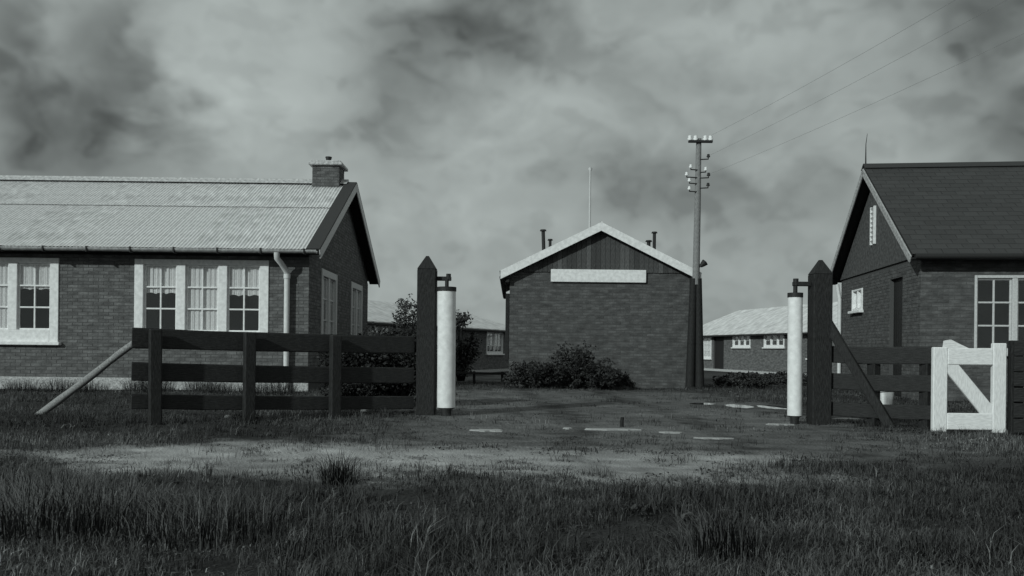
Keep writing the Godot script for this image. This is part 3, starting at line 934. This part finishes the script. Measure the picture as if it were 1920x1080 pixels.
func fences() -> void:
	gate_post(Vector3(-1.22, 0, -12.2), 0.265, 2.27, "tall dark pointed gate post joined to the three-rail fence", 1.0, 1.95, 0.17)
	gate_post(Vector3(4.09, 0, -11.35), 0.25, 2.18, "tall dark pointed gate post with a raking timber stay", -1.0, 1.86, 0.2)
	roller(Vector3(-0.93, 0, -12.06), 0.128, 0.12, 1.76, 1.93, false, "stout white cylinder hung from the post of the three-rail fence")
	roller(Vector3(3.76, 0, -11.35), 0.095, 0.11, 1.68, 1.84, false, "slimmer white cylinder hung from the post with the raking stay")
	# left fence
	var A := Vector3(-4.53, 0, -10.2)
	var B := Vector3(-1.40, 0, -12.16)
	var o := thing("rail_fence", A, 0, "dark tarred three-rail fence running up to the pointed gate post", "fence")
	var s: Shape
	var dir := B - A
	for t in [0.055, 0.356, 0.663]:
		var p: Vector3 = dir * t + Vector3(0.06, 0, 0.0)
		s = Shape.new()
		s.bevel(Transform3D(Basis.from_euler(Vector3(0.012 - 0.03 * t, 0.55, 0.015 * sin(t * 9.0))), Vector3(p.x + 0.04, 0.5 - t * 0.03, p.z + 0.115)), Vector3(0.14, 1.3 - t * 0.05, 0.12), 0.014)
		put("post", s, M.tar_v, o)
	var rails := [[1.16, 0.92, 1.11, 0.89], [0.75, 0.53, 0.67, 0.46], [0.37, 0.19, 0.28, 0.08]]
	for r in rails:
		s = Shape.new()
		s.plank(Vector3(0, (r[0] + r[1]) / 2, 0.03), dir + Vector3(0, (r[2] + r[3]) / 2, 0.03), 0.05, r[0] - r[1], 0.012, rng)
		put("rail", s, M.tar_h, o)
	# leaning pole
	s = Shape.new()
	var a := Vector3(-4.57, 0.98, -10.33)
	var e := Vector3(-6.4, -0.02, -11.55)
	var pts := []
	var rad := []
	for k in 9:
		pts.append(a.lerp(e, k / 8.0) + Vector3(0, 0.006 * sin(k * 1.1), 0.008 * sin(k * 1.7)))
		rad.append(0.04 + 0.012 * k / 8.0 + 0.003 * sin(k * 2.3))
	s.tube(pts, rad, 12)
	tag(top("leaning_pole", s, M.pole), "pale barked pole leaning against the end of the dark fence", "pole")
	# right fence
	A = Vector3(4.22, 0, -11.33)
	B = Vector3(5.02, 0, -10.75)
	B = Vector3(5.28, 0, -10.7)
	o = thing("rail_fence", A, 0, "dark tarred rail fence with a raking stay beside the white gate", "fence")
	dir = B - A
	for r in [[1.04, 0.82], [0.68, 0.47], [0.30, 0.12]]:
		s = Shape.new()
		s.plank(Vector3(0, (r[0] + r[1]) / 2, 0.0), dir + Vector3(0, (r[0] + r[1]) / 2, 0.0), 0.05, r[0] - r[1], 0.01, rng)
		put("rail", s, M.tar_h, o)
	for t in [0.5, 1.0]:
		var p: Vector3 = dir * t
		s = Shape.new()
		s.bevel(at(p.x - 0.04, 0.46, p.z - 0.09, 0.5), Vector3(0.13, 1.14, 0.12), 0.01)
		put("post", s, M.tar_v, o)
	s = Shape.new()
	s.plank(Vector3(-0.05, 1.36, 0.02), Vector3(0.62, 0.0, 0.45), 0.12, 0.12, 0.0, rng)
	s.beam(Vector3(0.605, 0.03, 0.44), Vector3(0.66, -0.08, 0.475), 0.128, 0.108)
	put("stay", s, M.tar_v, o)
	# close-boarded fence
	o = thing("boarded_fence", Vector3(6.0, 0, -10.2), 0, "dark close-boarded fence at the hinge side of the white gate", "fence")
	for k in 6:
		s = Shape.new()
		s.plank(Vector3(0.0, 0.1 + k * 0.185, 0), Vector3(3.2, 0.1 + k * 0.185, 0.5), 0.03, 0.172, 0.003, rng)
		put("board", s, M.tar_h, o)
	for k in 3:
		s = Shape.new()
		s.bevel(at(0.07 + k * 1.5, 0.5, -0.08 + k * 0.234, -0.155), Vector3(0.14, 1.24, 0.12), 0.01)
		put("post", s, M.tar_v, o)
	# white gate
	o = thing("white_gate", Vector3(5.06, 0, -10.27), deg_to_rad(-1.0), "small white wooden gate with one diagonal brace", "gate")
	var w := 0.87
	s = Shape.new(); s.bevel(at(0.085, 0.52, 0), Vector3(0.17, 1.02, 0.07), 0.01); put("stile", s, M.gate_white, o)
	s = Shape.new(); s.bevel(at(w - 0.08, 0.545, 0), Vector3(0.16, 1.08, 0.07), 0.01); put("stile", s, M.gate_white, o)
	s = Shape.new(); s.bevel(at(w / 2 + 0.005, 0.92, 0.003), Vector3(w - 0.33, 0.2, 0.06), 0.01); put("rail", s, M.gate_across, o)
	s = Shape.new(); s.bevel(at(w / 2 + 0.005, 0.14, 0.003), Vector3(w - 0.33, 0.2, 0.06), 0.01); put("rail", s, M.gate_across, o)
	s = Shape.new(); s.beam(Vector3(0.15, 0.88, 0.0), Vector3(w - 0.13, 0.17, 0.0), 0.17, 0.045, 0.008, Color.WHITE, Vector3.BACK); put("brace", s, M.gate_white, o)
	s = Shape.new()
	var q := [Vector3(0, 0, 0), Vector3(0.3, -0.005, 0), Vector3(0.17, 0.055, 0), Vector3(0.08, 0.1, 0), Vector3(0.01, 0.085, 0)]
	var bk := Vector3(0, 0, -0.05)
	for k in range(1, 4):
		s.tri(q[0], q[k], q[k + 1], Color.WHITE); s.tri(q[0] + bk, q[k + 1] + bk, q[k] + bk, Color.WHITE)
	for k in 5: s.quad(q[k] + bk, q[(k + 1) % 5] + bk, q[(k + 1) % 5], q[k], Color.WHITE)
	var latch := top("wooden_wedge", s, M.gate_across)
	latch.position = Vector3(5.19, 1.022, -10.24)
	tag(latch, "pale wooden wedge lying on the top rail of the white gate", "wedge")
	# bucket
	o = thing("metal_bucket", Vector3(6.33, 0.0, -14.5), 0.4, "shiny galvanised bucket on the grass seen between the fence rails", "bucket")
	s = Shape.new()
	s.tube([Vector3(0, 0, 0), Vector3(0, 0.015, 0), Vector3(0, 0.3, 0)], [0.115, 0.12, 0.16], 24, Color.WHITE, false)
	s.tube([Vector3(0, 0.02, 0), Vector3(0, 0.3, 0)], [0.115, 0.155], 24, Color.WHITE, false)
	s.tube([Vector3(0, 0.005, 0), Vector3(0, 0.02, 0)], [0.115, 0.115], 24)
	put("pail", s, M.zinc, o)
	s = Shape.new()
	var hp := []
	for k in 13: hp.append(Vector3(cos(PI * k / 12.0) * 0.165, 0.285 + sin(PI * k / 12.0) * 0.02, sin(PI * k / 12.0) * 0.16))
	var hr := []
	for k in 13: hr.append(0.006)
	s.tube(hp, hr, 6)
	put("handle", s, M.iron, o)

func utility_pole() -> void:
	var o := thing("utility_pole", Vector3(4.54, 0, -21.15), 0, "timber telegraph pole on two tarred legs beside the hut's corner", "utility pole")
	var s := Shape.new()
	s.tube([Vector3(0, 2.6, 0), Vector3(0.02, 4.4, 0), Vector3(0.035, 6.22, 0)], [0.09, 0.08, 0.065], 16)
	put("shaft", s, M.pole_grey, o)
	for k in [-1, 1]:
		s = Shape.new()
		s.tube([Vector3(k * 0.14, -0.25, 0), Vector3(k * 0.12, 0.05, 0), Vector3(k * 0.06, 2.75, 0)], [0.13, 0.115, 0.085], 14)
		put("leg", s, M.tar_v, o)
	s = Shape.new()
	s.tube([Vector3(0, -0.02, 0), Vector3(0, 0.06, 0)], [0.26, 0.24], 14)
	put("collar", s, M.tar_v, o)
	s = Shape.new()
	s.bevel(at(0.06, 6.13, 0.08), Vector3(0.6, 0.06, 0.07), 0.008)
	put("crossarm", s, M.iron, o)
	var ins := Shape.new()
	ins.tube([Vector3(0, 0, 0), Vector3(0, 0.02, 0), Vector3(0, 0.05, 0), Vector3(0, 0.065, 0), Vector3(0, 0.09, 0), Vector3(0, 0.11, 0), Vector3(0, 0.12, 0)], [0.034, 0.064, 0.06, 0.038, 0.05, 0.04, 0.01], 12)
	var im := ins.mesh()
	for x in [-0.2, -0.06, 0.18, 0.31]: put("insulator", im, M.porcelain, o, at(x, 6.16, 0.08))
	for b in [[-0.17, 5.5], [-0.27, 5.31], [-0.2, 5.16], [-0.2, 4.96], [0.2, 5.44], [0.26, 5.76], [0.27, 5.3], [0.26, 5.05]]:
		s = Shape.new()
		s.beam(Vector3(0.03, b[1] - 0.07, 0.05), Vector3(b[0], b[1] - 0.06, 0.07), 0.025, 0.025)
		s.tube([Vector3(b[0], b[1] - 0.07, 0.07), Vector3(b[0], b[1] + 0.01, 0.07)], [0.012, 0.012], 6)
		var br := put("bracket", s, M.iron, o)
		put("insulator", im, M.porcelain if b[0] < 0.22 else M.iron, br, at(b[0], b[1] - 0.02, 0.07) * Transform3D(Basis.from_scale(Vector3(0.72, 0.72, 0.72)), Vector3.ZERO))
	s = Shape.new()
	s.beam(Vector3(0.05, 3.02, 0.02), Vector3(0.17, 3.08, 0.05), 0.03, 0.03)
	s.tube([Vector3(0.1, 3.05, 0.06), Vector3(0.15, 3.1, 0.09), Vector3(0.2, 3.15, 0.12), Vector3(0.21, 3.16, 0.13)], [0.04, 0.07, 0.09, 0.02], 12)
	put("lamp_housing", s, M.iron, o)
	# overhead wires
	var starts := [Vector3(4.85, 6.28, -21.07), Vector3(4.8, 5.78, -21.08), Vector3(4.81, 5.32, -21.08)]
	var ends := [Vector3(8.3, 6.15, 2.0), Vector3(8.9, 6.2, 2.0), Vector3(10.1, 6.1, 2.0)]
	for k in 3:
		s = Shape.new()
		var pts := []
		var rad := []
		for j in 25:
			var t := j / 24.0
			pts.append(starts[k].lerp(ends[k], t) - Vector3(0, 0.3 * 4 * t * (1 - t), 0))
			rad.append(0.0024)
		s.tube(pts, rad, 5)
		tag(top("overhead_wire", s, M.wire), ["thin dark wire running from the end of the telegraph pole's crossarm", "thin dark wire running from the telegraph pole's uppermost side bracket", "thin dark wire running from a lower side bracket of the telegraph pole"][k], "wire", "overhead wires")

# ------------------------------------------------------------------ vegetation
func open_at(x: float, z: float) -> bool:
	if x < -4.3 and z < -18.0 and z > -26.2: return false
	if x > -0.15 and x < 4.6 and z < -21.6 and z > -29.8: return false
	if x > 8.2 + (z + 17.2) * -0.12 and z < -17.0 - 0.0 and z > -24: return false
	for p in WATER + SLABS:
		if Vector2((x - p[0]) / (p[2] + 0.1), (z - p[1]) / (p[3] + 0.25)).length() < 1.25: return false
	return true
func scatter(called: String, meshes: Array, count: int, d0: float, d1: float, label: String) -> void:
	var lists := []
	for m in meshes: lists.append([])
	for k in count:
		var u := rng.randf()
		var d := d0 * pow(d1 / d0, u)
		var x := rng.randf_range(-1, 1) * (d * 0.64 + 1.2)
		if not open_at(x, -d): continue
		var r: Array = short_here(x, -d) if called == "short_grass" else rank_here(x, -d)
		if r.is_empty(): continue
		var b := Basis(Vector3.UP, rng.randf() * TAU).scaled(Vector3(r[0], r[0] * rng.randf_range(0.7, 1.2), r[0]))
		lists[rng.randi() % meshes.size()].append([Transform3D(b, Vector3(x, height_at(x, -d), -d)), r[1]])
	var root: MultiMeshInstance3D = null
	for m in meshes.size():
		var mm := MultiMesh.new()
		mm.transform_format = MultiMesh.TRANSFORM_3D
		mm.use_colors = true
		mm.mesh = meshes[m]
		mm.instance_count = lists[m].size()
		for k in lists[m].size():
			mm.set_instance_transform(k, lists[m][k][0])
			mm.set_instance_color(k, lists[m][k][1])
		var o := MultiMeshInstance3D.new()
		o.multimesh = mm
		o.material_override = M.grass
		if root == null:
			o.name = numbered(called)
			add_child(o)
			root = o
			tag(o, label, "grass")
		else:
			o.name = "tufts"
			root.add_child(o, true)
		o.set_meta("kind", "stuff")
func short_here(x: float, z: float) -> Array:
	if dirt_at(x, z) > 0.25 + rng.randf() * 0.6: return []
	if rng.randf() < path_at(x, z) * 0.85: return []
	var w := patches.get_noise_2d(x + 40, z)
	if rng.randf() < fade(-0.05, 0.4, -w) * 0.85: return []
	var k := clampf(0.078 + 0.085 * w + 0.07 * patches.get_noise_2d(x * 0.35 + 90, z * 0.5) + 0.03 * fine.get_noise_2d(x * 3, z * 3), 0.022, 0.22)
	return [rng.randf_range(0.6, 1.4) * (1.0 + 0.03 * -z), grey(k * (2.4 if rng.randf() < 0.06 else 1.0), 0.4)]
func rank_here(x: float, z: float) -> Array:
	if dirt_at(x, z) > 0.3 or path_at(x, z) > 0.3: return []
	var w := patches.get_noise_2d(x * 1.4 - 30, z * 1.4)
	var near_fence := 1.0 - fade(0.2, 0.6, absf((z + 10.2) * 3.13 + (x + 4.53) * 1.96) / 3.7) if x < -1.3 else 0.0
	var bed := fade(14.5, 17.0, -z) if x < -1.0 else 0.0
	if rng.randf() > fade(0.02, 0.35, w) * 0.8 + near_fence * 0.5 + bed * 0.6: return []
	return [rng.randf_range(0.5, 1.15) * (0.75 if -z > 5.5 and near_fence < 0.1 else 1.0), grey(0.2 if rng.randf() < 0.05 else 0.066, 0.5)]
func clump(x: float, z: float, r: float, h: float, n: int, tone: float, label: String, group := "") -> void:
	var o := thing("grass_clump", Vector3(x, height_at(x, z), z), 0, label, "grass clump", group)
	var s := Shape.new()
	for k in n:
		var an := rng.randf() * TAU
		var q := sqrt(rng.randf())
		var b := Vector3(cos(an), 0, sin(an)) * r * q
		var d := (Vector3(cos(an), 0, sin(an)) * q + Vector3(rng.randfn(), 0, rng.randfn()) * 0.75)
		var hh := h * rng.randf_range(0.5, 1.0) * (1.1 - 0.4 * q)
		var side := d.cross(Vector3.UP).normalized() * rng.randf_range(0.0012, 0.0032)
		var p1 := b + d * hh * 0.18 + Vector3.UP * hh * 0.55
		var p2 := b + d * hh * 0.55 + Vector3.UP * hh * 0.95
		var col := grey(tone, 0.5)
		b.y -= 0.03
		var k0 := s.v.size()
		var nn := Vector3(d.x * 0.3, 0.6, 0.6).normalized()
		for w in [b - side, b + side, p1 + side * 0.8, p1 - side * 0.8, p2]:
			s.v.append(w); s.n.append(nn); s.c.append(col)
		s.i.append_array([k0, k0 + 2, k0 + 1, k0, k0 + 3, k0 + 2, k0 + 3, k0 + 4, k0 + 2])
	put("blades", s, M.grass, o).set_meta("kind", "stuff")

func plants() -> void:
	# behind the gate post
	shrub(Vector3(-3.55, -0.2, -30.0), 1.25, 3.3, 40, 55, 0.1, 0.06, "straggly small tree with thin crown behind the pointed post of the rail fence", "small_tree", "", 1.25)
	shrub(Vector3(-1.75, -0.2, -29.2), 1.15, 2.6, 34, 60, 0.11, 0.05, "denser upright small tree standing behind the stout white cylinder", "small_tree", "", 1.1)
	shrub(Vector3(-2.4, -0.15, -28.5), 2.2, 1.2, 44, 90, 0.1, 0.045, "low dark bush under the two small trees")
	# behind the left fence
	shrub(Vector3(-2.45, 0, -13.7), 1.2, 1.2, 60, 150, 0.06, 0.024, "dark leafy bush behind the fence in front of the shaded gable")
	shrub(Vector3(-1.85, 0, -13.9), 1.2, 1.3, 60, 150, 0.06, 0.024, "dark leafy bush squeezed between fence and tall gate post")
	# before the hut
	shrub(Vector3(0.6, 0, -21.0), 1.6, 0.62, 60, 80, 0.07, 0.03, "ragged dark bush at the hut's corner by the gutter end", "shrub", "", 1.3)
	shrub(Vector3(1.5, 0, -21.0), 1.0, 1.1, 40, 50, 0.07, 0.03, "tallest dark bush against the middle of the hut's wall", "shrub", "", 1.35)
	shrub(Vector3(2.2, 0, -21.0), 1.7, 0.5, 60, 80, 0.07, 0.03, "low rounded bush at the foot of the hut's wall under the sign")
	# low hedge and rail beyond the hut
	shrub(Vector3(6.4, 0, -22.6), 2.4, 0.38, 60, 110, 0.07, 0.045, "long low hedge between the telegraph pole and the slate house")
	shrub(Vector3(8.4, -0.05, -25.2), 2.2, 0.4, 50, 110, 0.07, 0.045, "low hedge in front of the low house with strip windows")
	var o := thing("low_rail", Vector3(-1.3, 0, -22.6), 0, "knee-high dark rail on short posts left of the hut", "fence")
	var s := Shape.new()
	s.beam(Vector3(-0.6, 0.32, 0), Vector3(1.15, 0.3, 0), 0.05, 0.06, 0.006)
	put("rail", s, M.tar_h, o)
	for x in [-0.5, 0.3, 1.05]:
		s = Shape.new()
		s.bevel(at(x, 0.15, -0.06), Vector3(0.07, 0.42, 0.07), 0.008)
		put("post", s, M.tar_v, o)
	# stump and stones
	s = Shape.new()
	s.tube([Vector3(0, -0.05, 0), Vector3(0, 0.07, 0), Vector3(0.006, 0.12, 0.004), Vector3(0.006, 0.125, 0.004)], [0.028, 0.024, 0.022, 0.018], 10)
	var st := top("wooden_peg", s, M.tar_v)
	st.position = Vector3(1.37, 0, -10.57)
	tag(st, "short dark peg sticking out of the path between the puddles", "peg")
	for p in [[-2.16, -12.7, 0.07], [-1.47, -12.5, 0.06], [-3.0, -11.9, 0.05], [-3.75, -11.3, 0.045]]:
		var b := SphereMesh.new()
		b.radial_segments = 10; b.rings = 6; b.radius = 1; b.height = 2
		s = Shape.new()
		var arr := b.get_mesh_arrays()
		for k in arr[Mesh.ARRAY_VERTEX].size():
			var v: Vector3 = arr[Mesh.ARRAY_VERTEX][k]
			s.v.append(v * Vector3(1.2, 0.75, 1.0) * p[2] * (1.0 + 0.35 * fine.get_noise_3dv(v * 2.0 + Vector3(p[0] * 7, 0, 0))))
			s.n.append(arr[Mesh.ARRAY_NORMAL][k]); s.c.append(Color.WHITE)
		s.i = arr[Mesh.ARRAY_INDEX]
		var sn := top("stone", s, M.stone)
		sn.position = Vector3(p[0], height_at(p[0], p[1]) + p[2] * 0.4, p[1])
		tag(sn, "small pale stone in the grass under the three-rail fence", "stone", "stones under the fence")
	# flat stones set in the gateway
	for p in SLABS:
		s = Shape.new()
		var ring := []
		for k in 18:
			var an := TAU * k / 18
			var rr: float = 0.95 + 0.75 * fine.get_noise_2d(cos(an) * 1.6 + p[0] * 9, sin(an) * 1.6 + p[1] * 9)
			ring.append(Vector3(signf(cos(an)) * pow(absf(cos(an)), 0.85) * p[2] * rr, 0.012, signf(sin(an)) * pow(absf(sin(an)), 0.85) * p[3] * rr))
		for k in 18:
			var a: Vector3 = ring[k]; var b: Vector3 = ring[(k + 1) % 18]
			s.tri(Vector3(0, 0.016, 0), b, a, Color.WHITE)
			s.quad(a, b, b * Vector3(1.06, 0, 1.06) + Vector3(0, -0.03, 0), a * Vector3(1.06, 0, 1.06) + Vector3(0, -0.03, 0), Color.WHITE)
		var fl := top("flat_stone", s, M.slab)
		fl.position = Vector3(p[0], height_at(p[0], p[1]), p[1])
		var says := "pale flat stone set level with the path between the gate posts"
		if p[2] > 0.25: says = "longest pale flat stone lying beside the short dark peg"
		elif p[0] > 4.0: says = "pale flat stone in the grass behind the fence with the raking stay"
		elif p[0] > 3.0: says = "pale flat stone at the foot of the slimmer white cylinder"
		tag(fl, says, "stone", "flat stones in the gateway")
	# clumps
	clump(1.02, -4.05, 0.22, 0.3, 300, 0.07, "dark reedy grass clump on bare verge in front of the puddles")
	clump(-1.2, -5.95, 0.12, 0.3, 240, 0.05, "lone upright grass clump on the edge of the dirt track")
	clump(-2.35, -4.5, 0.5, 0.36, 900, 0.075, "large dark mass of rank grass before the dirt track")
	clump(-1.55, -4.35, 0.42, 0.27, 600, 0.075, "lower dark grass clump beside the large rank mass")
	clump(-0.55, -4.2, 0.3, 0.16, 300, 0.07, "short dark tussock between the rank grass and the reedy clump")
	clump(-2.9, -5.3, 0.4, 0.25, 450, 0.07, "dark grass clump behind the large rank mass")
	clump(2.0, -4.0, 0.3, 0.13, 420, 0.045, "small flattened tussock beside the reedy clump")
	for p in [[-9.3, -17.6], [-8.6, -17.4], [-7.7, -17.7], [-7.2, -17.3], [-6.4, -17.6], [-5.9, -17.2], [-5.4, -17.7], [-4.7, -17.3], [-10.0, -17.4]]:
		clump(p[0], p[1], 0.34, rng.randf_range(0.3, 0.55), 380, 0.06, "dark weeds growing against the white plinth of the long house", "weeds along the plinth")
	# grass
	var short := []
	for k in 5: short.append(tuft(16, [0.04, 0.055, 0.07, 0.09, 0.035][k], 0.09, [0.0016, 0.002, 0.0018, 0.0014, 0.006][k], [2.2, 1.3, 1.0, 0.8, 2.0][k]))
	scatter("short_grass", short, 52000, 3.0, 24.0, "short trodden grass over the open ground")
	var tall := []
	for k in 5: tall.append(tuft([14, 18, 10, 7, 12][k], [0.2, 0.14, 0.24, 0.3, 0.1][k], [0.06, 0.09, 0.07, 0.05, 0.08][k], [0.002, 0.0016, 0.0026, 0.0012, 0.009][k], [0.7, 1.6, 0.9, 0.5, 1.4][k]))
	scatter("rank_grass", tall, 26000, 3.2, 23.0, "longer dark grass growing in patches and along the fence")

# ------------------------------------------------------------------
func _ready() -> void:
	rng.seed = 1951
	bumps.seed = 4; bumps.frequency = 0.35; bumps.fractal_octaves = 3
	patches.seed = 8; patches.frequency = 0.42; patches.fractal_octaves = 3
	fine.seed = 15; fine.frequency = 0.9; fine.fractal_octaves = 4
	# camera: waist height, a little off level, the lens shifted up
	var cam := Camera3D.new()
	cam.name = "camera"
	cam.projection = Camera3D.PROJECTION_FRUSTUM
	cam.near = 0.1
	cam.far = 2500
	cam.size = 1080.0 / 1600.0 * 0.1
	cam.frustum_offset = Vector2(0, 115.0 / 1600.0 * 0.1)
	cam.position = Vector3(0, 0.95, 0)
	cam.rotation.z = 0.0105
	add_child(cam)
	cam.current = true
	var env := Environment.new()
	env.background_mode = Environment.BG_SKY
	env.sky = Sky.new()
	env.sky.sky_material = sky()
	env.tonemap_mode = Environment.TONE_MAPPER_LINEAR
	env.tonemap_exposure = 1.0
	env.sdfgi_enabled = true
	env.ssao_enabled = true
	env.ssil_enabled = true
	var we := WorldEnvironment.new()
	we.environment = env
	add_child(we)
	var sun := DirectionalLight3D.new()
	sun.name = "sun"
	sun.light_energy = 0.76
	sun.light_color = Color(0.955, 1.0, 0.988)
	sun.light_angular_distance = 1.5
	sun.shadow_enabled = true
	add_child(sun)
	sun.look_at_from_position(Vector3.ZERO, Vector3(0.6, -0.4, -0.69))
	materials()
	ground()
	long_house()
	hut()
	dark_house()
	far_hut(Vector3(11.4, -0.25, -57.0), -atan2(1.0, 0.225), 19.0, "low brick house with white roof and strip windows beyond the telegraph pole", [[2.9, 0.75, 1.4, 1.35, 3, 2, [1.0]], [7.1, 1.45, 2.1, 0.72, 1, 1, [0.55, 0.55, 0.55]], [10.7, 1.45, 2.1, 0.72, 1, 1, [0.55, 0.55, 0.55]], [15.0, 0.9, 1.6, 1.3, 3, 2, [0.6, 0.6]]], [[4.6, 1.35]])
	far_hut(Vector3(-6.9, -0.25, -30.1), atan2(1.0, 0.4), 19.5, "low brick house with white roof behind the small trees left of the hut", [[2.7, 1.25, 2.6, 0.85, 1, 2, [0.5, 0.5, 0.5]], [8.2, 0.9, 1.8, 1.1, 2, 2, [0.6, 0.6]], [15.0, 0.95, 2.2, 1.15, 3, 2, [0.7, 0.7]]], [], 1.1)
	fences()
	utility_pole()
	plants()
